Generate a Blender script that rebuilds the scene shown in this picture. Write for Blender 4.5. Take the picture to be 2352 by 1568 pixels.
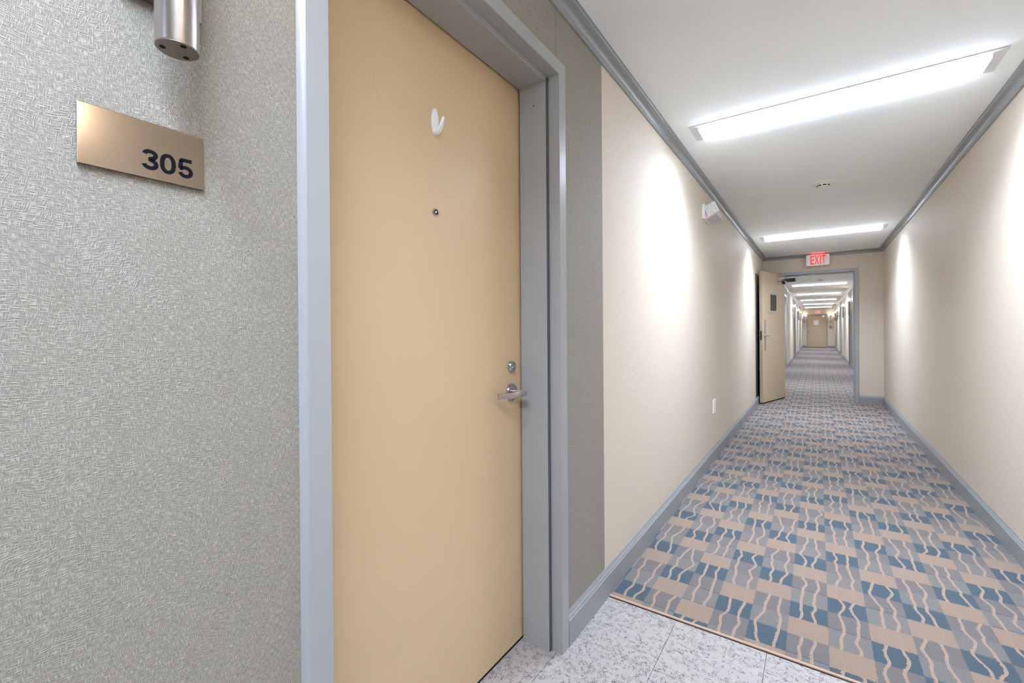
import bpy, bmesh, math, random
from mathutils import Vector, Matrix

random.seed(7)
for _o in list(bpy.data.objects):
    bpy.data.objects.remove(_o, do_unlink=True)
SC = bpy.context.scene
COL = SC.collection

# ------------------------------------------------------------------ camera
W, HPX = 2352, 1568
F_PX, YAW, PITCH, ROLL, CAM_H, PY = 1013.95, 0.6056, -0.0026, -0.0072, 1.131, -22.675
cam_d = bpy.data.cameras.new('camera')
cam = bpy.data.objects.new('camera', cam_d)
COL.objects.link(cam)
cam_d.sensor_fit = 'HORIZONTAL'
cam_d.sensor_width = 36.0
cam_d.lens = F_PX * 36.0 / W
cam_d.shift_y = PY / W
cam_d.clip_start = 0.02
_fw = Vector((-math.sin(YAW) * math.cos(PITCH), math.cos(YAW) * math.cos(PITCH), math.sin(PITCH)))
_r = Vector((math.cos(YAW), math.sin(YAW), 0))
_u = _r.cross(_fw)
_r2 = _r * math.cos(ROLL) + _u * math.sin(ROLL)
_u2 = _u * math.cos(ROLL) - _r * math.sin(ROLL)
_m = Matrix((_r2, _u2, -_fw)).transposed().to_4x4()
_m.translation = (0, 0, CAM_H)
cam.matrix_world = _m
SC.camera = cam

# ------------------------------------------------------------------ world, exposure
world = bpy.data.worlds.new('world')
SC.world = world
world.use_nodes = True
world.node_tree.nodes['Background'].inputs[0].default_value = (0.8, 0.85, 0.9, 1)
world.node_tree.nodes['Background'].inputs[1].default_value = 0.0
SC.view_settings.view_transform = 'Standard'
SC.view_settings.look = 'None'
SC.view_settings.exposure = 0.44
SC.view_settings.gamma = 1.0
SC.view_settings.use_curve_mapping = False
SC.cycles.use_light_tree = False
SC.cycles.max_bounces = 8
SC.cycles.diffuse_bounces = 7
SC.cycles.glossy_bounces = 4
SC.cycles.sample_clamp_indirect = 6.0
SC.cycles.caustics_reflective = False
SC.cycles.caustics_refractive = False
LENS_EMIT = 11.0         # glow of the ceiling fixtures' diffusers
FLANK_EMIT = 26.0        # glow of the drop lens' long sides
TUBE_WATTS = 31.0        # lamp behind each diffuser
TUBE_SPREAD = 140.0      # prismatic lens: little light at flat angles
TUBE_COLOR = (216, 232, 255)
SCONCE_EMIT = 52.0

# ------------------------------------------------------------------ dimensions (metres)
LX, RX = -0.746, 0.797       # corridor side walls
H = 2.302                    # ceiling
YB = -6.0                    # wall behind the camera
YP = 8.435                   # cross wall with the fire door
PT = 0.14                    # its thickness
YE = 31.6                    # far end wall
YC = 1.7755                  # where carpet meets tile
PI = math.pi


# ------------------------------------------------------------------ materials
def s2l(c):
    return tuple(((v / 255) / 12.92 if v / 255 <= 0.04045 else ((v / 255 + 0.055) / 1.055) ** 2.4) for v in c)


def rgba(c):
    return (*s2l(c), 1.0)


class NT:
    def __init__(self, name):
        self.m = bpy.data.materials.new(name)
        self.m.use_nodes = True
        self.t = self.m.node_tree
        self.b = self.t.nodes['Principled BSDF']

    def n(self, typ, **kw):
        nd = self.t.nodes.new(typ)
        for k, v in kw.items():
            setattr(nd, k, v)
        return nd

    def l(self, a, b):
        self.t.links.new(a, b)

    def val(self, sock, v):
        if isinstance(v, (int, float)):
            sock.default_value = v
        else:
            self.l(v, sock)

    def math(self, op, a, b=0.0, c=None, clamp=False):
        nd = self.n('ShaderNodeMath', operation=op, use_clamp=clamp)
        self.val(nd.inputs[0], a)
        self.val(nd.inputs[1], b)
        if c is not None:
            self.val(nd.inputs[2], c)
        return nd.outputs[0]

    def xyz(self):
        tc = self.n('ShaderNodeTexCoord')
        sp = self.n('ShaderNodeSeparateXYZ')
        self.l(tc.outputs['Object'], sp.inputs[0])
        return tc.outputs['Object'], sp.outputs[0], sp.outputs[1], sp.outputs[2]

    def comb(self, x, y, z=0.0):
        c = self.n('ShaderNodeCombineXYZ')
        self.val(c.inputs[0], x)
        self.val(c.inputs[1], y)
        self.val(c.inputs[2], z)
        return c.outputs[0]

    def noise(self, vec, scale, detail=2.0, rough=0.5, dist=0.0):
        nd = self.n('ShaderNodeTexNoise')
        self.l(vec, nd.inputs['Vector'])
        nd.inputs['Scale'].default_value = scale
        nd.inputs['Detail'].default_value = detail
        nd.inputs['Roughness'].default_value = rough
        nd.inputs['Distortion'].default_value = dist
        return nd.outputs[0]

    def mix(self, fac, a, b):
        nd = self.n('ShaderNodeMix', data_type='RGBA')
        self.val(nd.inputs[0], fac)
        for s, v in ((nd.inputs[6], a), (nd.inputs[7], b)):
            if isinstance(v, tuple):
                s.default_value = v
            else:
                self.l(v, s)
        return nd.outputs[2]

    def bump(self, h, strength, dist):
        nd = self.n('ShaderNodeBump')
        nd.inputs['Strength'].default_value = strength
        nd.inputs['Distance'].default_value = dist
        self.l(h, nd.inputs['Height'])
        self.l(nd.outputs[0], self.b.inputs['Normal'])

    def base(self, c):
        if isinstance(c, tuple):
            self.b.inputs['Base Color'].default_value = c
        else:
            self.l(c, self.b.inputs['Base Color'])

    def set(self, rough=0.5, metal=0.0, spec=0.5):
        self.b.inputs['Roughness'].default_value = rough
        self.b.inputs['Metallic'].default_value = metal
        self.b.inputs['Specular IOR Level'].default_value = spec


def plain(name, c, rough=0.5, metal=0.0, spec=0.5, vary=0.04, scale=60.0):
    t = NT(name)
    v, x, y, z = t.xyz()
    n = t.noise(v, scale, 0.0)
    a = tuple(max(0, k * (1 - vary)) for k in s2l(c)) + (1,)
    b = tuple(min(1, k * (1 + vary)) for k in s2l(c)) + (1,)
    t.base(t.mix(n, a, b))
    t.set(rough, metal, spec)
    return t.m


def painted(name, c, rough, bump=0.05, spec=0.4):
    t = NT(name)
    v, x, y, z = t.xyz()
    big = t.noise(v, 3.0, 0.0)
    a = tuple(k * 0.955 for k in s2l(c)) + (1,)
    b = tuple(min(1, k * 1.04) for k in s2l(c)) + (1,)
    t.base(t.mix(big, a, b))
    t.set(rough, 0, spec)
    return t.m


def emit(name, c, strength, base=(255, 255, 255)):
    t = NT(name)
    t.base(rgba(base))
    t.set(0.4)
    t.b.inputs['Emission Color'].default_value = (*s2l(c), 1)
    t.b.inputs['Emission Strength'].default_value = strength
    return t.m


def wallcovering(name, dark, light, strength, dist):
    """embossed linen-like vinyl: short crossing threads"""
    t = NT(name)
    v, x, y, z = t.xyz()
    s = t.math('ADD', x, y)
    wob = t.noise(t.comb(s, z), 14.0, 0.0)
    wob = t.math('MULTIPLY', t.math('SUBTRACT', wob, 0.5), 0.022)
    nh = t.noise(t.comb(t.math('MULTIPLY', s, 0.15), t.math('ADD', z, wob)), 900, 0.0)
    nv = t.noise(t.comb(t.math('ADD', s, wob), t.math('MULTIPLY', z, 0.15), 3.7), 900, 0.0)
    hgt = t.math('MAXIMUM', nh, nv)
    hgt = t.math('MULTIPLY', t.math('SUBTRACT', hgt, 0.42), 3.1, clamp=True)
    big = t.noise(t.comb(s, z, 2.0), 38, 0.0)
    c = t.mix(hgt, rgba(dark), rgba(light))
    c = t.mix(t.math('MULTIPLY', t.math('SUBTRACT', big, 0.35), 0.35, clamp=True), c, rgba(dark))
    t.base(c)
    t.set(0.62, 0, 0.32)
    if strength:
        t.bump(hgt, strength, dist)
    return t.m


def carpet_material():
    """broadloom print: bricks in four-row bands, each column shifted, with pairs of wavering tan lines"""
    t = NT('patterned_carpet')
    v, x, y, z = t.xyz()
    fuzz = t.noise(v, 240, 1.0)
    fuzz = t.math('MULTIPLY', t.math('SUBTRACT', fuzz, 0.28), 2.2, clamp=True)
    wv = t.noise(t.comb(x, y), 160, 0.0)
    jx = t.math('MULTIPLY', t.math('SUBTRACT', wv, 0.5), 0.006)
    u = t.math('DIVIDE', t.math('ADD', t.math('ADD', x, 0.0975 + 0.1255 * 40), jx), 0.1255)
    w = t.math('DIVIDE', t.math('ADD', t.math('ADD', y, -1.805 + 0.1162 * 400), jx), 0.1162)
    ci, ri = t.math('FLOOR', u), t.math('FLOOR', w)
    fu, fw = t.math('FRACT', u), t.math('FRACT', w)
    cm, rm = t.math('MODULO', ci, 4.0), t.math('MODULO', ri, 4.0)
    idx = t.math('DIVIDE', t.math('ADD', t.math('ADD', t.math('MULTIPLY', cm, 4.0), rm), 0.5), 16.0)
    T, B, G, P = rgba((160, 140, 125)), rgba((71, 90, 101)), rgba((127, 123, 118)), rgba((119, 113, 111))
    rows = [[P, T, B, G], [T, G, P, B], [P, B, T, G], [B, G, P, T]]   # column mod 4 -> row 0..3
    cr = t.n('ShaderNodeValToRGB')
    cr.color_ramp.interpolation = 'CONSTANT'
    el = cr.color_ramp.elements
    seq = [c for r in rows for c in r]
    el[0].position, el[0].color = 0.0, seq[0]
    el[1].position, el[1].color = 1 / 16, seq[1]
    for k in range(2, 16):
        e = el.new(k / 16)
        e.color = seq[k]
    t.l(idx, cr.inputs[0])
    col = cr.outputs[0]
    # purple/dark flecks inside the grey and blue yarns
    col = t.mix(t.math('MULTIPLY', fuzz, 0.50), col, rgba((78, 78, 82)))
    # re-lighten tan blocks (no flecks there): tan mask from ramp of its own
    tr = t.n('ShaderNodeValToRGB')
    tr.color_ramp.interpolation = 'CONSTANT'
    te = tr.color_ramp.elements
    mseq = [1.0 if c is T else 0.0 for c in seq]
    te[0].position, te[0].color = 0.0, (mseq[0],) * 3 + (1,)
    te[1].position, te[1].color = 1 / 16, (mseq[1],) * 3 + (1,)
    for k in range(2, 16):
        e = te.new(k / 16)
        e.color = (mseq[k],) * 3 + (1,)
    t.l(idx, tr.inputs[0])
    tanmask = tr.outputs[0]
    tancol = t.mix(fuzz, rgba((138, 119, 105)), rgba((154, 134, 119)))
    col = t.mix(tanmask, col, tancol)
    # thin dark seams where two greys meet
    edge = t.math('LESS_THAN', fw, 0.055)
    gsel = t.math('GREATER_THAN', t.noise(t.comb(ci, ri), 1.73, 0.0), 0.5)
    seam = t.math('MULTIPLY', t.math('MULTIPLY', edge, gsel), t.math('SUBTRACT', 1.0, tanmask))
    col = t.mix(t.math('MULTIPLY', seam, 0.75), col, rgba((74, 86, 104)))
    # wavering tan lines, two to a column
    line = None
    for k, c0 in enumerate((0.31, 0.72)):
        nz = t.noise(t.comb(t.math('ADD', t.math('MULTIPLY', ci, 7.31), k * 3.3), y), 6.6, 1.0, 0.55)
        off = t.math('MULTIPLY', t.math('SUBTRACT', nz, 0.5), 0.66)
        nz2 = wv
        th = t.math('ADD', 0.022, t.math('MULTIPLY', nz2, 0.036))
        dd = t.math('ABSOLUTE', t.math('SUBTRACT', fu, t.math('ADD', off, c0)))
        a = t.math('LESS_THAN', dd, th)
        line = a if line is None else t.math('MAXIMUM', line, a)
    col = t.mix(t.math('MULTIPLY', line, t.math('SUBTRACT', 1.0, t.math('MULTIPLY', tanmask, 0.85))), col, rgba((160, 138, 122)))
    t.base(col)
    t.set(0.95, 0, 0.1)
    t.b.inputs['Sheen Weight'].default_value = 0.15
    return t.m


def tile_material():
    """pale vinyl composition tile with curling dark flecks"""
    t = NT('flecked_vinyl_tile')
    v, x, y, z = t.xyz()
    oi = t.n('ShaderNodeObjectInfo')
    geo = t.n('ShaderNodeNewGeometry')
    sp = t.n('ShaderNodeSeparateXYZ')
    t.l(geo.outputs['Position'], sp.inputs[0])
    px, py = sp.outputs[0], sp.outputs[1]
    off = t.math('MULTIPLY', oi.outputs['Random'], 37.0)
    p = t.comb(t.math('ADD', px, off), py, off)
    n1 = t.noise(p, 66, 1.0, 0.5, 1.5)
    band = t.math('ABSOLUTE', t.math('SUBTRACT', n1, 0.5))
    stroke = t.math('SUBTRACT', 1.0, t.math('MULTIPLY', band, 15.0), clamp=True)
    msk = t.noise(p, 62, 0.0)
    msk = t.math('MULTIPLY', t.math('SUBTRACT', msk, 0.42), 8.0, clamp=True)
    stroke = t.math('MULTIPLY', stroke, msk)
    n2 = t.noise(p, 420, 2.0)
    spk = t.math('MULTIPLY', t.math('SUBTRACT', n2, 0.52), 7.0, clamp=True)
    big = t.noise(p, 26, 3.0)
    col = t.mix(big, rgba((166, 160, 156)), rgba((192, 185, 180)))
    col = t.mix(t.math('MULTIPLY', spk, 0.75), col, rgba((140, 132, 138)))
    col = t.mix(t.math('MULTIPLY', stroke, 0.92), col, rgba((74, 70, 78)))
    t.base(col)
    t.set(0.42, 0, 0.4)
    return t.m


def brushed(name, c, rough, along='y', strength=0.12):
    t = NT(name)
    v, x, y, z = t.xyz()
    if along == 'y':
        vec = t.comb(x, t.math('MULTIPLY', y, 0.02), z)
    else:
        vec = t.comb(x, y, t.math('MULTIPLY', z, 0.02))
    n = t.noise(vec, 1400, 2.0)
    a = tuple(k * 0.86 for k in s2l(c)) + (1,)
    b = tuple(min(1, k * 1.1) for k in s2l(c)) + (1,)
    t.base(t.mix(n, a, b))
    t.set(rough, 1.0)
    t.bump(n, strength, 0.0004)
    return t.m


def door_paint(name, c):
    t = NT(name)
    v, x, y, z = t.xyz()
    big = t.noise(v, 2.2, 0.0)
    col = t.mix(big, rgba(tuple(k * 0.975 for k in c)), rgba(tuple(min(255, k * 1.015) for k in c)))
    # faint rub marks and a few thin scuffs
    sc = t.noise(t.comb(t.math('MULTIPLY', t.math('ADD', y, t.math('MULTIPLY', z, 0.35)), 9.0), t.math('MULTIPLY', z, 1.1)), 5.0, 2.0)
    sc = t.math('MULTIPLY', t.math('SUBTRACT', sc, 0.735), 16.0, clamp=True)
    col = t.mix(t.math('MULTIPLY', sc, 0.16), col, rgba((150, 118, 84)))
    t.base(col)
    rg = t.math('ADD', 0.30, t.math('MULTIPLY', big, 0.12))
    t.l(rg, t.b.inputs['Roughness'])
    t.b.inputs['Specular IOR Level'].default_value = 0.38
    return t.m


M = {}
M['grey_wall'] = wallcovering('grey_wallcovering', (131, 126, 117), (166, 160, 149), 0.55, 0.0010)
M['beige_wall'] = wallcovering('beige_wallcovering', (199, 186, 168), (227, 215, 198), 0.0, 0.0010)
M['ceiling'] = painted('ceiling_paint', (246, 250, 254), 0.85, 0.05, 0.2)
M['trim'] = painted('grey_blue_trim_paint', (144, 148, 149), 0.36, 0.04, 0.5)
M['frame'] = painted('grey_blue_frame_paint', (160, 162, 163), 0.34, 0.04, 0.45)
M['door'] = door_paint('tan_door_paint', (211, 184, 147))
M['door_far'] = door_paint('tan_fire_door_paint', (197, 176, 147))
M['carpet'] = carpet_material()
M['tile'] = tile_material()
M['slab'] = plain('dark_subfloor', (70, 66, 64), 0.9)
M['binding'] = plain('tan_binding', (190, 160, 138), 0.9)
M['black'] = plain('black_parts_and_gap_shade', (14, 13, 13), 0.7, spec=0.2)  # slots and backings, plus the strips that paint shade under doors
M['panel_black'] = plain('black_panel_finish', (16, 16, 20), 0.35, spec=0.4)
M['void'] = plain('dark_interior', (12, 11, 10), 0.9)
M['steel'] = brushed('brushed_steel', (196, 190, 186), 0.30, 'y')
M['steel_v'] = brushed('brushed_steel_upright', (190, 184, 182), 0.27, 'z')
M['plaque'] = brushed('brushed_bronze_steel', (186, 177, 169), 0.15, 'y', 0.03)
M['chrome'] = plain('satin_chrome', (190, 190, 194), 0.18, 1.0, vary=0.02)
M['dark_metal'] = plain('dark_metal', (60, 60, 64), 0.35, 1.0)
M['under_metal'] = plain('bronze_steel_cap', (150, 138, 128), 0.45, 1.0)
M['ink'] = plain('black_engraving', (20, 20, 26), 0.85, spec=0.08)
M['white_plastic'] = plain('white_plastic', (248, 248, 248), 0.4)
M['ivory_plastic'] = plain('ivory_plastic', (238, 234, 226), 0.45)
M['grey_plastic'] = plain('clear_grey_plastic', (204, 204, 210), 0.35)
M['lamp_grey'] = plain('grey_lens_plastic', (205, 205, 212), 0.4)
M['stop_grey'] = plain('dark_grey_strip', (84, 88, 92), 0.6)
M['paper'] = plain('white_paper', (245, 248, 250), 0.8)
M['red'] = plain('red_plastic', (170, 22, 24), 0.4)
M['flange'] = plain('grey_fixture_flange', (212, 212, 216), 0.5)
M['lens'] = emit('glowing_diffuser', TUBE_COLOR, LENS_EMIT)
M['lens_side'] = emit('glowing_lens_flank', TUBE_COLOR, FLANK_EMIT)
M['sconce_glow'] = emit('glowing_frosted_glass', (255, 232, 204), SCONCE_EMIT)
M['exit_red'] = emit('glowing_red_letters', (255, 40, 26), 0.95, (120, 10, 6))
M['exit_slot'] = emit('glowing_red_slot', (255, 50, 44), 9.0, (255, 90, 90))
M['led'] = emit('red_led', (255, 90, 70), 6.0, (255, 80, 60))
for _k in ('exit_red', 'led'):
    M[_k].cycles.emission_sampling = 'NONE'      # small glows: found by the bounced paths alone
M['lens'].cycles.emission_sampling = 'FRONT'
M['lens_side'].cycles.emission_sampling = 'FRONT'
M['sconce_glow'].cycles.emission_sampling = 'FRONT'
M['glass_dark'] = plain('dark_wired_glass', (30, 34, 36), 0.35, spec=0.15)


# ------------------------------------------------------------------ mesh helpers
class MB:
    """collects solids into one mesh"""

    def __init__(self, f=None):
        self.bm = bmesh.new()
        self.f = f or (lambda a, b, c: (a, b, c))
        self.mi = 0

    def _face(self, vs, mi=None):
        try:
            fc = self.bm.faces.new(vs)
            fc.material_index = self.mi if mi is None else mi
            return fc
        except ValueError:
            return None

    def box(self, a, b, mi=None):
        (x0, y0, z0), (x1, y1, z1) = a, b
        p = [(x0, y0, z0), (x1, y0, z0), (x1, y1, z0), (x0, y1, z0), (x0, y0, z1), (x1, y0, z1), (x1, y1, z1), (x0, y1, z1)]
        v = [self.bm.verts.new(self.f(*q)) for q in p]
        for q in ((0, 3, 2, 1), (4, 5, 6, 7), (0, 1, 5, 4), (1, 2, 6, 5), (2, 3, 7, 6), (3, 0, 4, 7)):
            self._face([v[i] for i in q], mi)

    def cbox(self, a, b, c, mi=None):
        """box with all edges chamfered by c"""
        (x0, y0, z0), (x1, y1, z1) = a, b
        t = bmesh.new()
        bmesh.ops.create_cube(t, size=1)
        for v in t.verts:
            v.co = Vector(((x0 + x1) / 2 + v.co.x * (x1 - x0), (y0 + y1) / 2 + v.co.y * (y1 - y0), (z0 + z1) / 2 + v.co.z * (z1 - z0)))
        bmesh.ops.bevel(t, geom=list(t.edges), offset=c, segments=2, profile=0.7, affect='EDGES')
        self.merge(t, mi)

    def merge(self, t, mi=None):
        mp = {}
        for v in t.verts:
            mp[v] = self.bm.verts.new(self.f(*v.co))
        for fc in t.faces:
            self._face([mp[v] for v in fc.verts], mi)
        t.free()

    def loft(self, rings, closed=True, cap=True):
        """rings: lists of points, same length each"""
        R = [[self.bm.verts.new(self.f(*p)) for p in r] for r in rings]
        n = len(R[0])
        for a, b in zip(R, R[1:]):
            for i in range(n if closed else n - 1):
                j = (i + 1) % n
                self._face([a[i], a[j], b[j], b[i]])
        if cap and closed:
            self._face(R[0][::-1])
            self._face(R[-1])

    def lathe(self, prof, centre, axis, seg=28, cap=True):
        """prof: (radius, distance along axis)"""
        ax = Vector(axis).normalized()
        e1 = ax.orthogonal().normalized()
        e2 = ax.cross(e1)
        c = Vector(centre)
        rings = []
        for r, d in prof:
            r = max(r, 1e-5)
            rings.append([tuple(c + ax * d + e1 * r * math.cos(2 * PI * k / seg) + e2 * r * math.sin(2 * PI * k / seg)) for k in range(seg)])
        self.loft(rings, True, cap)

    def build(self, name, mats, parent=None, smooth=None):
        bmesh.ops.remove_doubles(self.bm, verts=self.bm.verts, dist=1e-6)
        bmesh.ops.recalc_face_normals(self.bm, faces=self.bm.faces)
        me = bpy.data.meshes.new(name)
        self.bm.to_mesh(me)
        self.bm.free()
        for m in (mats if isinstance(mats, (list, tuple)) else [mats]):
            me.materials.append(M[m])
        o = bpy.data.objects.new(name, me)
        COL.objects.link(o)
        if parent:
            o.parent = parent
        if smooth:
            for p in me.polygons:
                p.use_smooth = True
            me.set_sharp_from_angle(angle=math.radians(smooth))
        return o


def tag(o, label=None, cat=None, group=None, kind=None):
    for k, v in (('label', label), ('category', cat), ('group', group), ('kind', kind)):
        if v:
            o[k] = v
    return o


def empty(name, loc=(0, 0, 0), rz=0.0):
    o = bpy.data.objects.new(name, None)
    o.empty_display_size = 0.1
    COL.objects.link(o)
    o.location = loc
    o.rotation_euler = (0, 0, rz)
    return o


def copy_tree(o, parent=None):
    c = o.copy()
    COL.objects.link(c)
    c.parent = parent
    for ch in list(o.children):
        copy_tree(ch, c)
    return c


def text_mesh(txt, place, depth, name, mat, parent, bold=0.0):
    """place(u, v, w): u,v in 0..1 over the text's box, w in 0..1 depth -> point"""
    cu = bpy.data.curves.new('t', 'FONT')
    cu.body = txt
    cu.size = 1.0
    cu.offset = bold
    cu.extrude = 0.5
    cu.resolution_u = 6
    ob = bpy.data.objects.new('t', cu)
    COL.objects.link(ob)
    dg = bpy.context.evaluated_depsgraph_get()
    me = bpy.data.meshes.new_from_object(ob.evaluated_get(dg))
    bpy.data.objects.remove(ob, do_unlink=True)
    xs = [v.co.x for v in me.vertices]
    ys = [v.co.y for v in me.vertices]
    x0, x1, y0, y1 = min(xs), max(xs), min(ys), max(ys)
    for v in me.vertices:
        v.co = place((v.co.x - x0) / (x1 - x0), (v.co.y - y0) / (y1 - y0), v.co.z + 0.5)
    me.name = name
    me.materials.clear()
    me.materials.append(M[mat])
    o = bpy.data.objects.new(name, me)
    COL.objects.link(o)
    o.parent = parent
    return o


# maps from (along, depth into the wall, height)
def map_left(u, d, z):
    return (LX - d, u, z)


def map_right(u, d, z):
    return (RX + d, u, z)


def map_cross(u, d, z):
    return (u, YP + d, z)


def map_end(u, d, z):
    return (u, YE + d, z)


# ------------------------------------------------------------------ shell
D305 = (0.478, 1.358, 2.021)                     # opening of the near door: from, to, height
LEFT_DOORS = [(14.05, 14.95), (20.55, 21.45), (26.45, 27.35)]
RIGHT_DOORS = [(16.2, 17.1), (22.5, 23.4), (28.8, 29.7)]
ZO = 2.021


def side_wall(name, mp, doors, grey, label):
    mb = MB(mp)
    cuts = sorted(set([YB, YE + 0.3] + [c for g in grey for c in g]))
    ops = sorted((a - 0.044, b + 0.044) for a, b in doors)

    def is_grey(y):
        return any(a <= y < b for a, b in grey)

    ys = sorted(set(cuts + [v for o in ops for v in o]))
    for a, b in zip(ys, ys[1:]):
        m = (a + b) / 2
        mi = 0 if is_grey(m) else 1
        z0 = 0.0
        if any(o[0] <= m <= o[1] for o in ops):
            z0 = ZO + 0.044
        mb.box((a, 0.0, z0 - (0.05 if z0 == 0 else 0)), (b, 0.26, H + 0.05), mi)
    o = mb.build(name, ['grey_wall', 'beige_wall'])
    return tag(o, label, 'wall', None, 'structure')


wl = side_wall('wall_left', map_left, [D305[:2]] + LEFT_DOORS,
               [(YB, 1.755)] + [(a - 0.75, b + 0.35) for a, b in LEFT_DOORS],
               'long corridor wall in grey then beige textured wallcovering holding door 305')
wr = side_wall('wall_right', map_right, RIGHT_DOORS, [(a - 0.75, b + 0.35) for a, b in RIGHT_DOORS],
               'plain beige textured wall facing the wall of door 305')
# thin open seam of the grey wallcovering above the near door
mb = MB(map_left)
mb.box((1.3558, -0.0003, ZO + 0.05), (1.3565, 0.004, H - 0.05))
mb.build('wallcovering_seam', 'slab', wl)

mb = MB()
mb.box((LX - 0.3, YB, H), (RX + 0.3, YE + 0.3, H + 0.12))
tag(mb.build('ceiling', 'ceiling'), 'smooth white corridor ceiling', 'ceiling', None, 'structure')

mb = MB()
mb.box((LX - 0.3, YB - 0.2, -0.05), (RX + 0.3, YB, H + 0.05))
tag(mb.build('wall_back', 'beige_wall'), 'beige wall closing the corridor at the tiled end', 'wall', None, 'structure')
mb = MB(map_end)
for a, b, z0 in ((LX - 0.05, -0.53, -0.05), (-0.53, 0.47, 1.965), (0.47, RX + 0.05, -0.05)):
    mb.box((a, 0.0, z0), (b, 0.26, H + 0.03))
tag(mb.build('wall_end', 'beige_wall'), 'beige wall closing the far end of the corridor', 'wall', None, 'structure')
OX0, OX1, OZ = -0.462, 0.462, 1.990              # opening of the cross wall
mb = MB(map_cross)
for a, b, z0 in ((LX - 0.02, OX0 - 0.044, -0.05), (OX0 - 0.044, OX1 + 0.044, OZ + 0.044), (OX1 + 0.044, RX + 0.02, -0.05)):
    mb.box((a, 0.0, z0), (b, PT, H + 0.02))
tag(mb.build('wall_cross', 'beige_wall'), 'beige cross wall with the fire door opening', 'wall', None, 'structure')

# floor: subfloor slab, carpet, separate vinyl tiles
mb = MB()
mb.box((LX - 0.3, YB, -0.12), (RX + 0.3, YE + 0.3, -0.006))
fl = tag(mb.build('floor', 'slab'), 'pale flecked vinyl tile floor beside the door 305 threshold', 'floor', None, 'structure')
TS = 0.305
for i in range(-2, 5):
    for j in range(0, 14):
        x0 = -0.456 + TS * (i - 1) + 0.0007
        y1 = YC - 0.0005 - TS * j
        x1, y0 = x0 + TS - 0.0014, y1 - TS + 0.0014
        if x1 < LX:
            # only the strip inside the doorway is uncovered
            if y1 < 0.4 or y0 > 1.42:
                continue
            x0 = max(x0, LX - 0.24)
        if x0 > RX:
            continue
        mb = MB()
        t = random.uniform(-0.0002, 0.0002)
        mb.cbox((x0, y0, -0.006), (min(x1, RX + 0.01), y1, t), 0.0006)
        mb.build('tile', 'tile', fl)
mb = MB()
mb.box((LX - 0.02, YC, -0.006), (RX + 0.02, YE + 0.02, 0.0045))
cp = tag(mb.build('carpet_floor', 'carpet'), 'patterned carpet of tan, blue and grey blocks with wavy tan lines', 'carpet', None, 'structure')
mb = MB()
mb.cbox((LX, YC - 0.007, -0.001), (RX, YC + 0.004, 0.0055), 0.0015)
mb.build('binding_edge', 'binding', cp)
mb = MB()
mb.box((LX, YC - 0.0105, -0.001), (RX, YC - 0.007, 0.0012))
mb.build('edge_gap', 'black', cp)

# crown moulding and baseboards: profile = (out from wall, height measured from ceiling down / floor up)
crown = [(0, 0.0515), (0.0055, 0.0515), (0.0085, 0.050), (0.0095, 0.0475), (0.0095, 0.0445), (0.0105, 0.0435)]
for k in range(0, 9):
    a = k / 8 * PI / 2
    crown.append((0.0105 + 0.0215 * (1 - math.cos(a)), 0.0435 - 0.0265 * math.sin(a)))
crown += [(0.0335, 0.0165), (0.0335, 0.0135), (0.0355, 0.0125)]
for k in range(1, 6):
    a = k / 5 * PI / 2
    crown.append((0.0355 + 0.0105 * math.sin(a), 0.0125 - 0.0085 * (1 - math.cos(a))))
crown += [(0.0495, 0.0035), (0.0495, 0.0), (0, 0.0)]
base = [(0, 0.0), (0.0140, 0.0), (0.0140, 0.0905), (0.0132, 0.0920), (0.0108, 0.0930), (0.0108, 0.0946), (0.0116, 0.0955), (0.0112, 0.0972),
        (0.0092, 0.1010), (0.0066, 0.1052), (0.0058, 0.1060), (0.0058, 0.1085), (0.0048, 0.1105), (0.0028, 0.1150), (0.0022, 0.1175), (0, 0.1178)]


def run(name, mp, a, b, prof, top, mat, label, m0=0, m1=0, parent=None, cat='trim'):
    """moulding along a wall from a to b; m0/m1 = +1 where the end is mitred into an inside corner"""
    mb = MB(mp)
    ra = [(a + m0 * u, -u, (H - v) if top else v) for u, v in prof]
    rb = [(b - m1 * u, -u, (H - v) if top else v) for u, v in prof]
    mb.loft([ra, rb])
    o = mb.build(name, mat, parent, smooth=22)
    if not parent:
        tag(o, label, cat, None, 'structure')
    return o


def map_cross_back(u, d, z):
    return (u, YP + PT - d, z)


run('trim_1', map_left, YB, YP, crown, True, 'trim', 'grey-blue crown moulding running above door 305', 0, 1)
run('trim_2', map_right, YB, YP, crown, True, 'trim', 'grey-blue crown moulding along the wall facing door 305', 0, 1)
run('trim_3', map_cross, LX, RX, crown, True, 'trim', 'short grey-blue crown moulding behind the near exit sign', 1, 1)
run('trim_4', map_left, YP + PT, YE, crown, True, 'trim', 'crown moulding beyond the fire door on the hinge side', 1, 1)
run('trim_5', map_right, YP + PT, YE, crown, True, 'trim', 'crown moulding beyond the fire door on the latch side', 1, 1)
run('trim_6', map_end, LX, RX, crown, True, 'trim', 'crown moulding over the far end door', 1, 1)


def base_runs(name, mp, ends, doors, label):
    a0, b0 = ends
    root = empty(name)
    tag(root, label, 'baseboard', None, 'structure')
    cur, k = a0, 0
    pts = []
    for a, b in sorted(doors):
        pts.append((cur, a - 0.047))
        cur = b + 0.047
    pts.append((cur, b0))
    for a, b in pts:
        run('board', mp, a, b, base, False, 'trim', None, 0, 0, root)


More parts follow.
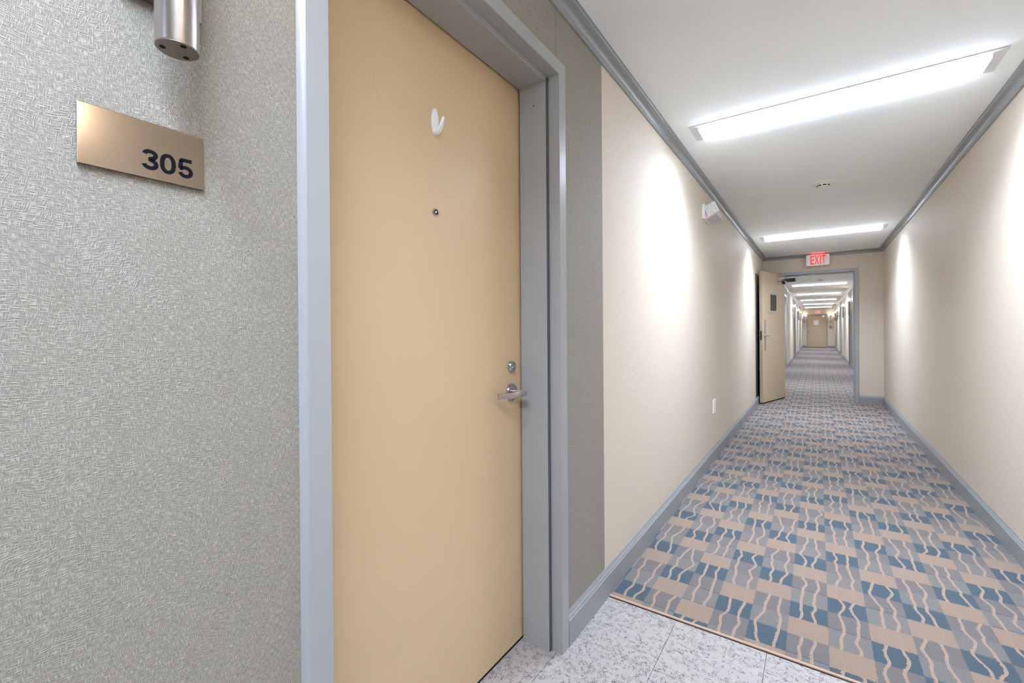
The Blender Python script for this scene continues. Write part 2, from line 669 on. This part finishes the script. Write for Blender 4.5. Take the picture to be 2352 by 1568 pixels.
base_runs('baseboard_left', map_left, (YB, YP), [D305[:2]], 'grey-blue baseboard with moulded cap below door 305 wall')
base_runs('baseboard_right', map_right, (YB, YP), [], 'grey-blue baseboard along the wall facing door 305')
base_runs('baseboard_cross', map_cross, (LX, RX), [(OX0 - 0.001, OX1 + 0.001)], 'short baseboard beside the fire door frame')
base_runs('baseboard_far_left', map_left, (YP + PT, YE), LEFT_DOORS, 'baseboard beyond the fire door on the hinge side')
base_runs('baseboard_far_right', map_right, (YP + PT, YE), RIGHT_DOORS, 'baseboard beyond the fire door on the latch side')
base_runs('baseboard_end', map_end, (LX, RX), [(-0.5, 0.43)], 'baseboard at the far end wall')


# ------------------------------------------------------------------ doors
def frame_parts(root, mp, a, b, zo, full=0.25):
    """hollow metal frame: mitred jamb, jamb, head"""
    pr = [(0.047, 0.004), (0.047, -0.0105), (0.0455, -0.012), (0.0015, -0.012), (0.0, -0.0105), (0.0, 0.034), (-0.0152, 0.034),
          (-0.0165, 0.0353), (-0.0165, 0.1415), (-0.0152, 0.143), (0.0, 0.143), (0.0, full), (0.047, full)]
    if full < 0.2:   # frame whose door closes flush with this side
        pr = [(0.047, 0.004), (0.047, -0.0105), (0.0455, -0.012), (0.0015, -0.012), (0.0, -0.0105), (0.0, 0.038), (-0.0152, 0.038),
              (-0.0165, 0.0393), (-0.0165, full - 0.03), (-0.0152, full - 0.0285), (0.0, full - 0.0285), (0.0, full + 0.012), (0.047, full + 0.012)]
    for sgn, y in ((-1, a), (1, b)):
        mb = MB(mp)
        mb.loft([[(y + sgn * d, x, 0.0) for d, x in pr], [(y + sgn * d, x, zo + d - 0.0002) for d, x in pr]])
        mb.build('jamb', 'frame', root)
    mb = MB(mp)
    mb.loft([[(a - d, x, zo + d) for d, x in pr], [(b + d, x, zo + d) for d, x in pr]])
    mb.build('head', 'frame', root)


def leaf_part(root, mp, a, b, zo, mat='door', face=0.150, thick=0.045, gap=0.011):
    mb = MB(mp)
    mb.cbox((a + 0.003, face, gap), (b - 0.003, face + thick, zo - 0.003), 0.0012)
    return mb.build('door_leaf', mat, root)


def lever_part(parent, mp, y, z, face, s, name='lever_handle'):
    """s = -1: the grip points towards smaller 'along' values; everything stands proud of the face (smaller depth)"""
    mb = MB(mp)
    mb.lathe([(0.029, 0), (0.031, 0.001), (0.031, 0.006), (0.0285, 0.0095), (0.021, 0.011), (0.017, 0.0105), (0.0, 0.0105)], (y, face, z), (0, -1, 0), 36)
    o = mb.build('rose', 'chrome', parent, 40)
    mb = MB(mp)
    # grip: swept bar, neck out from the rose, round bend, flat run, slight return
    path = [(y, face - 0.006), (y - s * 0.004, face - 0.030), (y - s * 0.008, face - 0.046)]
    cx, cy = y + s * 0.004, face - 0.050
    for k in range(1, 9):
        a = k / 8 * PI * 0.5
        path.append((cx - s * 0.0135 * math.cos(a), cy - 0.0125 * math.sin(a)))
    path += [(y + s * 0.040, face - 0.0620), (y + s * 0.064, face - 0.0598), (y + s * 0.072, face - 0.0575), (y + s * 0.080, face - 0.0535),
             (y + s * 0.100, face - 0.0430), (y + s * 0.120, face - 0.0335)]
    rings = []
    n = len(path)
    for i, (py_, pd) in enumerate(path):
        q0, q1 = path[max(0, i - 1)], path[min(n - 1, i + 1)]
        tv = Vector((q1[0] - q0[0], q1[1] - q0[1])).normalized()
        nv = Vector((-tv.y, tv.x))
        f = i / (n - 1)
        hh = 0.0085 + 0.0012 * f
        th = 0.0060 if i < 4 else 0.0042
        ring = []
        for (aa, bb) in ((-1, -.75), (-.75, -1), (.75, -1), (1, -.75), (1, .75), (.75, 1), (-.75, 1), (-1, .75)):
            ring.append((py_ + nv.x * th * aa, pd + nv.y * th * aa, z + hh * bb + 0.002 * f))
        rings.append(ring)
    mb.loft(rings)
    return mb.build(name, 'steel', parent, 50)


def bolt_part(parent, mp, y, z, face):
    mb = MB(mp)
    mb.lathe([(0.0200, 0), (0.0205, 0.002), (0.0190, 0.009), (0.0165, 0.0125), (0.0125, 0.0125), (0.0115, 0.0105), (0.0, 0.0105)], (y, face, z), (0, -1, 0), 32)
    o = mb.build('deadbolt', 'chrome', parent, 40)
    mb = MB(mp)
    mb.lathe([(0.0075, 0.0100), (0.0075, 0.0135), (0.0068, 0.0142), (0.0, 0.0142)], (y + 0.001, face, z - 0.004), (0, -1, 0), 20)
    mb.build('cylinder_plug', 'steel', o)
    mb = MB(mp)
    mb.box((y + 0.0004, face - 0.0146, z - 0.008), (y + 0.0016, face - 0.0138, z))
    mb.build('keyway', 'black', o)
    return o


FACE = 0.150
d1 = empty('door_1')
tag(d1, 'tan apartment door 305 in a grey-blue metal frame with steel lever', 'door', None, 'structure')
frame_parts(d1, map_left, *D305)
leaf_part(d1, map_left, *D305)
lever_part(d1, map_left, 1.284, 0.912, FACE, -1)
bolt_part(d1, map_left, 1.284, 1.004, FACE)
mb = MB(map_left)
mb.lathe([(0.0105, 0), (0.0110, 0.001), (0.0098, 0.0035), (0.0078, 0.0040), (0.0072, 0.0020), (0.0045, 0.0015), (0.0, 0.0015)], (0.914, FACE, 1.470), (0, -1, 0), 28)
ph = mb.build('peephole', 'chrome', d1, 40)
mb = MB(map_left)
mb.lathe([(0.0070, 0.0016), (0.0066, 0.0022), (0.004, 0.0026), (0.0, 0.0027)], (0.914, FACE, 1.470), (0, -1, 0), 24)
mb.build('viewer_ring', 'ink', ph, 40)
mb = MB(map_left)
mb.lathe([(0.0034, 0.0024), (0.0028, 0.0037), (0.0015, 0.0044), (0.0, 0.0045)], (0.914, FACE, 1.470), (0, -1, 0), 16)
mb.build('viewer_glass', 'white_plastic', ph, 60)
# caulk bead filling the joint between frame and wallcovering
mb = MB(map_left)
a = D305[0] - 0.047
bead = [(a - 0.0095, 0.0004), (a - 0.0065, -0.0040), (a - 0.0030, -0.0078), (a, -0.0098), (a + 0.0004, 0.0004)]
mb.loft([[(u, d, 0.0) for u, d in bead], [(u, d, D305[2] + 0.047) for u, d in bead]])
mb.build('caulk_bead', 'frame', d1, 60)
# dark interior behind the leaf; black strip standing in for shade in the gap under it
mb = MB(map_left)
mb.box((D305[0] - 0.04, 0.235, 0.0), (D305[1] + 0.04, 0.245, D305[2] + 0.04))
mb.build('backing', 'void', d1)
mb = MB(map_left)
mb.box((D305[0] + 0.001, 0.1525, 0.0005), (D305[1] - 0.001, 0.19, 0.0105))
mb.build('door_gap_shade', 'black', d1)
# dark grey strip along the far stop
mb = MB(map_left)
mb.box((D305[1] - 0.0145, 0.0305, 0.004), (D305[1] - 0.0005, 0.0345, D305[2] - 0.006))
mb.build('stop_strip', 'stop_grey', d1)
# screw in the far stop
mb = MB()
mb.lathe([(0.0022, 0), (0.002, 0.0008), (0, 0.0008)], (LX - 0.083, D305[1] - 0.0166, 1.93), (0, -1, 0), 12)
mb.build('screw', 'dark_metal', d1)

# far apartment doors
far_labels = {0: 'first', 1: 'second', 2: 'third'}
dn = 4
for mp, lst, side in ((map_left, LEFT_DOORS, 'hinge'), (map_right, RIGHT_DOORS, 'latch')):
    for k, (a, b) in enumerate(lst):
        r = empty('door_%d' % dn)
        dn += 1
        tag(r, '%s recessed apartment door past the fire door, on its %s side' % (far_labels[k], side), 'door', None, 'structure')
        frame_parts(r, mp, a, b, ZO)
        leaf_part(r, mp, a, b, ZO, 'door_far')
        lever_part(r, mp, b - 0.07, 0.912, FACE, -1)
        mb = MB(mp)
        mb.box((a - 0.04, 0.235, 0.0), (b + 0.04, 0.245, ZO + 0.04))
        mb.build('backing', 'void', r)

# end door
de = empty('door_3')
tag(de, 'tan door with a posted white notice at the far corridor end', 'door', None, 'structure')
frame_parts(de, map_end, -0.495, 0.435, 1.925)
leaf_part(de, map_end, -0.495, 0.435, 1.925, 'door_far', 0.036, 0.045, 0.02)
mb = MB(map_end)
mb.lathe([(0.032, 0), (0.032, 0.012), (0.014, 0.014), (0.014, 0.03), (0.027, 0.04), (0.031, 0.055), (0.024, 0.068), (0, 0.072)], (-0.43, 0.036, 0.93), (0, -1, 0), 24)
mb.build('door_knob', 'chrome', de, 40)
mb = MB(map_end)
mb.cbox((0.20, -0.03, 1.80), (0.33, 0.036, 1.87), 0.008)
mb.build('door_closer', 'chrome', de)
mb = MB(map_end)
mb.cbox((-0.32, -0.012, 1.865), (0.25, 0.006, 1.885), 0.003)
mb.build('closer_arm', 'dark_metal', de)
mb = MB(map_end)
mb.box((-0.49, 0.04, 0.004), (0.43, 0.08, 0.02))
mb.build('door_gap_shade', 'black', de)  # black strip painting in the shade below the end door
mb = MB(map_end)
mb.lathe([(0.014, 0), (0.014, 0.006), (0.0, 0.007)], (0.29, 0.036, 1.49), (0, -1, 0), 16)
mb.build('peephole', 'dark_metal', de)

# fire door frame and open leaf
d2 = empty('door_2')
tag(d2, 'tan fire door standing open against the wall, small glass pane and grey-blue frame', 'door', None, 'structure')
frame_parts(d2, map_cross, OX0, OX1, OZ, PT)
# leaf: local u from hinge (0) to latch edge (0.905); local d 0 = face seen from the corridor, -0.045 back; height
LW, LT, LZ0, LZ1 = 0.905, 0.045, 0.022, 1.993
hinge = Vector((-0.437, 8.420, 0))
free = Vector((-0.671, 7.560, 0))
ang = math.atan2((free - hinge).y, (free - hinge).x)
mb = MB()
mb.cbox((0, -LT, LZ0), (LW, 0, LZ1), 0.002)
leaf = mb.build('door_leaf', 'door_far', d2)
leaf.location = hinge
leaf.rotation_euler = (0, 0, ang)
# local +y is to the left of travel hinge->latch; corridor side must be +y
_chk = Vector((-math.sin(ang), math.cos(ang)))


def map_leaf(u, d, z):
    return (u, -d, z)


# the face seen is local y=0 with normal +y (away from the wall)
mb = MB()
mb.box((LW - 0.125, -0.001, 0.795), (LW - 0.055, 0.0022, 1.262))
mb.build('lock_plate', 'steel_v', leaf)
lever_part(leaf, map_leaf, LW - 0.085, 1.028, -0.0022, -1)
mb = MB(map_leaf)
mb.lathe([(0.03, 0), (0.03, 0.008), (0.02, 0.010), (0, 0.010)], (LW - 0.085, LT, 1.028), (0, 1, 0), 24)
mb.build('rose', 'chrome', leaf)


def map_leaf_back(u, d, z):
    return (u, -LT + d, z)


mb = MB()
mb.cbox((LW - 0.10, -LT - 0.027, 1.019), (LW + 0.022, -LT - 0.017, 1.037), 0.003)
mb.cbox((LW - 0.10, -LT - 0.020, 1.018), (LW - 0.08, -LT + 0.001, 1.038), 0.003)
mb.build('lever_handle', 'steel', leaf)
mb = MB()
mb.box((LW - 0.0005, -0.036, 0.96), (LW + 0.0012, -0.010, 1.10))
fp = mb.build('edge_plate', 'steel', leaf)
for zz in (0.975, 1.085):
    mb = MB()
    mb.lathe([(0.007, 0), (0.006, 0.0022), (0, 0.0022)], (LW, -0.023, zz), (1, 0, 0), 12)
    mb.build('bolt_hole', 'black', fp)
# vision pane
u0, u1, z0, z1 = 0.375, 0.625, 1.405, 1.655
mb = MB()
for a, b in (((u0 - .03, -.002, z0 - .03), (u1 + .03, .008, z0)), ((u0 - .03, -.002, z1), (u1 + .03, .008, z1 + .03)),
             ((u0 - .03, -.002, z0), (u0, .008, z1)), ((u1, -.002, z0), (u1 + .03, .008, z1))):
    mb.box(a, b)
mb.build('pane_frame', 'door_far', leaf)
mb = MB()
mb.box((u0, -.004, z0), (u1, .002, z1))
mb.build('window_pane', 'glass_dark', leaf)
# closer body, shoe and arm
mb = MB()
mb.cbox((0.03, 0.0, 1.885), (0.30, 0.055, 1.945), 0.006)
cl = mb.build('door_closer', 'steel', leaf)
mb = MB()
mb.lathe([(0.022, 0), (0.022, 0.03), (0.012, 0.032), (0.012, 0.05), (0, 0.05)], (0.13, 0.03, 1.84), (0, 0, 1), 20)
mb.build('closer_spindle', 'dark_metal', cl)
mb = MB()
mb.cbox((-0.02, 0.03, 1.880), (0.035, 0.16, 1.935), 0.006)
mb.build('closer_arm', 'dark_metal', cl)
mb = MB()
mb.cbox((0.0, 0.14, 1.955), (0.03, 0.42, 1.968), 0.003)
mb.build('closer_rod', 'chrome', cl)
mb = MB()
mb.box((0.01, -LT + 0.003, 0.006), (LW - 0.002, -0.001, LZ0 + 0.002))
mb.build('door_gap_shade', 'black', leaf)  # gap shadow under the leaf, built as a black strip
# hinge barrels
for zz in (0.25, 1.0, 1.75):
    mb = MB()
    mb.lathe([(0.007, 0), (0.008, 0.003), (0.008, 0.097), (0.007, 0.1), (0, 0.1)], (-0.006, -LT - 0.004, zz), (0, 0, 1), 14)
    mb.build('hinge', 'steel', leaf)
# strike in the latch jamb
mb = MB(map_cross)
mb.box((OX1 - 0.0005, 0.006, 0.98), (OX1 + 0.0005, 0.034, 1.08))
mb.build('strike_plate', 'dark_metal', d2)

# ------------------------------------------------------------------ ceiling fixtures
def make_light():
    r = empty('ceiling_light')
    mb = MB()
    ox, oy, ix, iy = 0.6375, 0.110, 0.592, 0.092
    t0, t1 = -0.005, 0.0005
    for a, b in (((-ox, -oy, t0), (ox, -iy, t1)), ((-ox, iy, t0), (ox, oy, t1)), ((-ox, -iy, t0), (-ix, iy, t1)), ((ix, -iy, t0), (ox, iy, t1))):
        mb.box(a, b)
    mb.build('trim_flange', 'flange', r)
    # drop lens: bright long flanks that wash the ceiling, flat bottom, opaque end caps
    z0, z1 = -0.026, -0.001
    mb = MB()
    mb.box((-ix + 0.004, -iy + 0.004, z0), (ix - 0.004, iy - 0.004, z0 + 0.004))
    mb.build('diffuser', 'lens', r)
    for q in (-1, 1):
        mb = MB()
        mb.box((-ix + 0.004, q * (iy - 0.004), z0), (ix - 0.004, q * (iy - 0.001), z1))
        mb.build('lens_flank', 'lens_side', r)
        mb = MB()
        mb.box((q * (ix - 0.004), -iy + 0.001, z0), (q * (ix - 0.001), iy - 0.001, z1))
        mb.build('end_cap', 'white_plastic', r)
    ld = bpy.data.lights.new('fluorescent_tube', 'AREA')
    ld.shape = 'RECTANGLE'
    ld.size, ld.size_y = 2 * ix - 0.03, 2 * iy - 0.03
    ld.energy = TUBE_WATTS
    ld.color = s2l(TUBE_COLOR)
    ld.spread = math.radians(TUBE_SPREAD)
    lo = bpy.data.objects.new('fluorescent_tube', ld)
    COL.objects.link(lo)
    lo.parent = r
    lo.location = (0, 0, z0 - 0.002)
    return r


lg_labels = {0: 'lit fluorescent ceiling fixture nearest door 305, spanning most of the corridor width',
             1: 'second lit fluorescent ceiling fixture, between smoke detector and exit sign'}
ords = ['first', 'second', 'third', 'fourth', 'fifth', 'sixth']
proto = make_light()
first = True
seen_far = 0
for n in range(-2, 8):
    y = 2.807 + 3.815 * n if n >= 0 else -0.2 + 3.815 * (n + 1)
    o = proto if first else copy_tree(proto)
    first = False
    o.location = (0.028, y, H)
    if n in lg_labels:
        lab = lg_labels[n]
    elif n < 0:
        lab = 'lit fluorescent ceiling fixture above the tiled floor, %s' % ('closer to the door plaque' if n == -1 else 'by the back wall')
    else:
        lab = '%s lit fluorescent ceiling fixture past the fire door' % ords[seen_far]
        seen_far += 1
    tag(o, lab, 'ceiling light', 'recessed fluorescent fixtures along the corridor ceiling')

# ------------------------------------------------------------------ smoke detectors
def make_detector():
    r = empty('smoke_detector')
    mb = MB()
    mb.lathe([(0.074, 0), (0.075, 0.004), (0.073, 0.010), (0.066, 0.015), (0.055, 0.018), (0.0, 0.018)], (0, 0, 0.001), (0, 0, -1), 40)
    mb.build('base', 'ivory_plastic', r, 40)
    mb = MB()
    mb.lathe([(0.046, 0.017), (0.043, 0.024), (0.043, 0.034), (0.040, 0.040), (0.028, 0.044), (0.0, 0.045)], (0, 0, 0.001), (0, 0, -1), 40)
    cpn = mb.build('sensor_cap', 'ivory_plastic', r, 40)
    for k in range(8):
        a = k * PI / 4 + 0.2
        mb = MB()
        pts = []
        for zz in (-0.0335, -0.0245):
            pts.append([(rr * math.cos(a + da), rr * math.sin(a + da), zz) for rr, da in ((0.040, -0.28), (0.0442, -0.28), (0.0442, 0.0), (0.0442, 0.28), (0.040, 0.28))])
        mb.loft(pts)
        mb.build('vent_slot', 'black', cpn)
    return r


sd = make_detector()
sd.location = (0.042, 4.348, H)
tag(sd, 'round ivory smoke detector between the two nearest ceiling lights', 'smoke detector', 'smoke detectors along the ceiling')
for y, lab in ((12.9, 'small smoke detector just past the fire door head'), (19.9, 'distant smoke detector seen deep in the far corridor')):
    o = copy_tree(sd)
    o.location = (0.06, y, H)
    tag(o, lab, 'smoke detector', 'smoke detectors along the ceiling')

# ------------------------------------------------------------------ sconces (local: wall plane x=0, outward +x)
def make_sconce():
    r = empty('wall_sconce')
    cx, rad, z0, z1 = 0.065, 0.0238, 1.497, 1.90
    mb = MB()
    mb.cbox((0.0, -0.048, 1.579), (0.0125, 0.048, 1.88), 0.0012)
    mb.build('back_plate', 'steel_v', r)
    for zb in (1.66, 1.78):
        mb = MB()
        mb.box((0.0125, -0.012, zb), (cx - rad + 0.004, 0.012, zb + 0.04))
        mb.build('bracket', 'steel_v', r)
    mb = MB()
    seg = 48
    prof = [(rad - 0.0006, z0 + 0.0006), (rad, z0 + 0.0022), (rad, z1)]
    rings = [[(cx + q * math.cos(2 * PI * k / seg), q * math.sin(2 * PI * k / seg), z) for k in range(seg)] for q, z in prof]
    mb.loft(rings, True, False)
    bd = mb.build('cylinder', 'steel_v', r, 50)
    mb = MB()
    mb.lathe([(rad - 0.0007, 0), (rad - 0.0007, 0.0035), (0, 0.0035)], (cx, 0, z0), (0, 0, 1), 48)
    bc = mb.build('bottom_cap', 'under_metal', bd)
    for k in range(3):
        a = 2 * PI * k / 3 + 0.09
        mb = MB()
        mb.lathe([(0.0034, 0.0), (0.0034, 0.004), (0, 0.004)], (cx + 0.0155 * math.cos(a), 0.0155 * math.sin(a), z0 - 0.0004), (0, 0, 1), 20)
        mb.build('screw_hole', 'black', bc)
    mb = MB()
    mb.lathe([(0.024, 0), (0.034, 0.012), (0.038, 0.062)], (cx, 0, z1), (0, 0, 1), 14)
    mb.build('glass_shade', 'sconce_glow', r, 50)
    return r


sc = make_sconce()
sc.location = (LX, 0.226, 0)
G = 'steel wall sconces with glowing glass tops'
tag(sc, 'brushed steel cylinder sconce mounted above the 305 plaque', 'wall sconce', G)
spots = [(RX, 0.335, PI, 'brushed steel sconce opposite the 305 plaque, mirrored in it'),
         (LX, 18.6, 0.0, 'glowing sconce on the hinge-side far wall, closest to the fire door'),
         (LX, 22.9, 0.0, 'glowing sconce on the hinge-side far wall, middle one'),
         (LX, 26.0, 0.0, 'glowing sconce on the hinge-side far wall, next to the end wall'),
         (RX, 15.7, PI, 'glowing sconce on the latch-side far wall, first past the fire door frame'),
         (RX, 19.3, PI, 'glowing sconce on the latch-side far wall, bright middle one'),
         (RX, 24.6, PI, 'glowing sconce on the latch-side far wall, second from the end wall'),
         (RX, 27.6, PI, 'glowing sconce on the latch-side far wall, next to the end wall'),
         (-0.655, YE, -PI / 2, 'small glowing sconce on the end wall, on the knob side of its door'),
         (0.625, YE, -PI / 2, 'small glowing sconce on the end wall, above the red pull station')]
for x, y, rz, lab in spots:
    o = copy_tree(sc)
    o.location = (x, y, 0)
    o.rotation_euler = (0, 0, rz)
    tag(o, lab, 'wall sconce', G)

# ------------------------------------------------------------------ door number plaque
pq = empty('number_plaque', (LX, 0.209, 1.34))
tag(pq, 'brushed metal plaque reading 305 on the grey wall', 'number plaque')
mb = MB()
mb.cbox((0.0015, -0.0675, 0.0), (0.006, 0.0675, 0.0755), 0.0006)
mb.build('plate', 'plaque', pq)
mb = MB()
mb.box((0.0, -0.0665, 0.001), (0.0018, 0.0665, 0.0745))
mb.build('backing', 'black', pq)


def arc(cx, cy, rx, ry, a0, a1, n=22):
    return [(cx + rx * math.cos(math.radians(a0 + (a1 - a0) * k / n)), cy + ry * math.sin(math.radians(a0 + (a1 - a0) * k / n))) for k in range(n + 1)]


def stroke_digit(pts, closed, a, wt, parent):
    """flat engraved stroke following a centre line in the plaque's plane"""
    n = len(pts)
    mb = MB()
    rings = []
    for i, p in enumerate(pts):
        q0 = pts[(i - 1) % n] if closed else pts[max(0, i - 1)]
        q1 = pts[(i + 1) % n] if closed else pts[min(n - 1, i + 1)]
        tv = Vector((q1[0] - q0[0], q1[1] - q0[1])).normalized()
        nv = Vector((-tv.y, tv.x)) * wt / 2
        P0, P1 = (p[0] + nv.x, p[1] + nv.y), (p[0] - nv.x, p[1] - nv.y)
        rings.append([(0.0058, a + P0[0], P0[1]), (0.0058, a + P1[0], P1[1]), (0.0063, a + P1[0], P1[1]), (0.0063, a + P0[0], P0[1])])
    if closed:
        rings.append(rings[0])
    mb.loft(rings, True, not closed)
    return mb.build('digit', 'ink', parent)


wd, hh, wt, dz = 0.0182, 0.0275, 0.0050, 0.0112
q = wt / 2
three = arc(wd * .49, dz + hh * .735, wd * .43 - q + .0008, hh * .265 - q, 172, -88) + arc(wd * .49, dz + hh * .285, wd * .5 - q, hh * .285 - q, 88, -172)
zero = [(wd / 2 + (wd / 2 - q) * math.copysign(abs(math.cos(t)) ** .86, math.cos(t)), dz + hh / 2 + (hh / 2 - q) * math.copysign(abs(math.sin(t)) ** .86, math.sin(t))) for t in [2 * PI * k / 48 for k in range(48)]]
five = [(wd * .90, dz + hh - q), (wd * .60, dz + hh - q), (wd * .215, dz + hh - q), (wd * .20, dz + hh - q * 1.3), (wd * .165, dz + hh * .70), (wd * .135, dz + hh * .50), (wd * .17, dz + hh * .49)]
five += arc(wd * .48, dz + hh * .315, wd * .5 - q, hh * .315 - q, 142, -165)
for pts, cl_, a in ((three, False, -0.0045), (zero, True, 0.0152), (five, False, 0.0362)):
    stroke_digit(pts, cl_, a, wt, pq)

# ------------------------------------------------------------------ adhesive hook on the door
fx = LX - FACE
hk = empty('adhesive_hook', (fx, 0.913, 1.727))
tag(hk, 'white plastic adhesive hook stuck on the upper part of door 305', 'hook')
mb = MB()
seg = 28
rings = []
for x, q in ((0.0, 1.0), (0.0035, 1.0), (0.0050, 0.93), (0.0058, 0.75), (0.0060, 0.3)):
    rings.append([(x, 0.0132 * q * math.cos(2 * PI * k / seg), 0.0385 * (q if q > .9 else q) * math.sin(2 * PI * k / seg) + 0.0) for k in range(seg)])
mb.loft(rings)
mb.build('back_pad', 'white_plastic', hk, 50)
mb = MB()
rings = []
path = [(0.003, -0.031, 0.0075), (0.010, -0.0355, 0.0090), (0.018, -0.030, 0.0090), (0.0250, -0.020, 0.0080), (0.0305, -0.008, 0.0064), (0.0342, 0.0025, 0.0046), (0.0350, 0.0055, 0.0026)]
for i, (x, z, hw) in enumerate(path):
    q0, q1 = path[max(0, i - 1)], path[min(len(path) - 1, i + 1)]
    tv = Vector((q1[0] - q0[0], q1[1] - q0[1])).normalized()
    nv = Vector((-tv.y, tv.x))
    th = 0.0030 if i < 6 else 0.0018
    rings.append([(x + nv.x * th * math.sin(2 * PI * k / 16), hw * math.cos(2 * PI * k / 16), z + nv.y * th * math.sin(2 * PI * k / 16)) for k in range(16)])
mb.loft(rings)
mb.build('prong', 'white_plastic', hk, 60)

# ------------------------------------------------------------------ emergency light on the side wall
em = empty('emergency_light', (LX, 3.72, 2.0))
tag(em, 'white emergency light with ribbed lamp lens and red indicator under crown moulding', 'emergency light')
mb = MB()
mb.cbox((0.0, 0.0, 0.0), (0.020, 0.28, 0.118), 0.004)
mb.build('back_plate', 'white_plastic', em)
mb = MB()      # lower housing: underside rises away from the wall
sec = [(0.020, 0.002), (0.102, 0.030), (0.102, 0.066), (0.020, 0.066)]
mb.loft([[(x * 0.90 + 0.002, 0.03, z) for x, z in sec], [(x, 0.06, z) for x, z in sec], [(x, 0.26, z) for x, z in sec], [(x * 0.9 + .002, 0.28, z) for x, z in sec]])
mb.build('housing', 'grey_plastic', em)
rot = Matrix.Rotation(math.radians(-24), 4, 'Y') @ Matrix.Rotation(math.radians(12), 4, 'X')


def lp(x, y, z):
    v = rot @ Vector((x, y, z))
    return (v.x + 0.066, v.y + 0.040, v.z + 0.076)


mb = MB(lp)
mb.cbox((-0.046, -0.030, -0.044), (0.042, 0.035, 0.046), 0.005)
lh = mb.build('lamp_head', 'lamp_grey', em)
mb = MB(lp)
for i in range(6):
    for j in range(7):
        mb.lathe([(0.0052, 0), (0.0048, 0.003), (0.0026, 0.0056), (0, 0.006)], (-0.036 + i * 0.0143, -0.029, -0.035 + j * 0.0118), (0, -1, 0), 8)
tag(mb.build('lens_facets', 'white_plastic', lh, 50), kind='stuff')
mb = MB()
mb.lathe([(0.0062, 0), (0.0055, 0.003), (0.003, 0.005), (0, 0.0055)], (0.044, 0.030, 0.021), (0.25, -1, -0.1), 16)
mb.build('indicator', 'led', em)

# ------------------------------------------------------------------ outlet cover
oc = empty('outlet_cover', (LX, 4.155, 0.402))
tag(oc, 'white wall outlet cover low on the beige wall', 'outlet')
mb = MB()
mb.cbox((0.0, -0.056, 0.0), (0.0065, 0.056, 0.117), 0.0025)
mb.build('cover_plate', 'white_plastic', oc)
for yy in (-0.023, 0.023):
    mb = MB()
    mb.cbox((0.006, yy - 0.0165, 0.025), (0.0082, yy + 0.0165, 0.092), 0.001)
    sk = mb.build('socket', 'ivory_plastic', oc)
    for zz in (0.042, 0.075):
        for ys in (-0.006, 0.006):
            mb = MB()
            mb.box((0.0080, yy + ys - 0.001, zz - 0.004), (0.0084, yy + ys + 0.001, zz + 0.004))
            mb.build('slot', 'black', sk)

# ------------------------------------------------------------------ black panel on the wall behind the open fire door
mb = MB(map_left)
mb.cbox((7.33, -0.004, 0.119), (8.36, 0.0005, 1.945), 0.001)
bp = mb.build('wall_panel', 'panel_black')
tag(bp, 'tall black panel on the wall behind the open fire door', 'panel')

# ------------------------------------------------------------------ exit signs
def make_exit():
    r = empty('exit_sign')
    # local: face towards -y, width along x, z from 0
    w, h, d = 0.150, 0.172, 0.045
    mb = MB()
    rr = 0.016
    pts = []
    for cx, cz, a0 in ((w - rr, h - rr, 0), (-w + rr, h - rr, 90), (-w + rr, rr, 180), (w - rr, rr, 270)):
        for k in range(6):
            a = math.radians(a0 + k * 18)
            pts.append((cx + rr * math.cos(a), cz + rr * math.sin(a)))
    mb.loft([[(x, 0.0, z) for x, z in pts], [(x, -d + 0.004, z) for x, z in pts], [(x * 0.985, -d, (z - h / 2) * 0.98 + h / 2) for x, z in pts]])
    mb.build('case', 'white_plastic', r, 40)
    xs = (-0.094, -0.041, 0.027, 0.052)
    ws = (0.047, 0.062, 0.016, 0.052)
    for ch, x0, ww in zip('EXIT', xs, ws):
        text_mesh(ch, lambda u, v, q, x0=x0, ww=ww: Vector((x0 + u * ww, -d + 0.001 - 0.0025 * q, 0.020 + v * 0.138)), 0, 'letter', 'exit_red', r, 0.02)
    mb = MB()
    mb.box((-0.062, -d + 0.010, h - 0.001), (0.070, -0.010, h + 0.002))
    mb.build('glow_slot', 'exit_slot', r)
    mb = MB()
    mb.box((-0.05, -0.001, 0.03), (0.05, 0.055, h - 0.045))
    mb.build('mount', 'white_plastic', r)
    return r


ex = make_exit()
ex.location = (0.005, YP - 0.054, 2.104)
tag(ex, 'white exit sign with glowing red letters above the fire door', 'exit sign', 'lit exit signs')
o = copy_tree(ex)
o.location = (0.01, YE - 0.054, 1.990)
o.scale = (0.9, 0.9, 1.0)
tag(o, 'small distant exit sign above the door with the posted notice', 'exit sign', 'lit exit signs')

# ------------------------------------------------------------------ notice, pull station
mb = MB(map_end)
mb.box((-0.185, 0.034, 1.33), (0.045, 0.0362, 1.60))
tag(mb.build('paper_notice', 'paper'), 'white paper notice posted on the far end door', 'notice')
ps = empty('fire_pull_station', (0.62, YE, 1.13))
tag(ps, 'red fire alarm pull station beside the far end door', 'pull station')
mb = MB()
mb.cbox((-0.045, -0.05, 0.0), (0.045, 0.0, 0.125), 0.006)
mb.build('case', 'red', ps)
mb = MB()
mb.cbox((-0.03, -0.062, 0.035), (0.03, -0.048, 0.06), 0.004)
mb.build('pull_bar', 'white_plastic', ps)
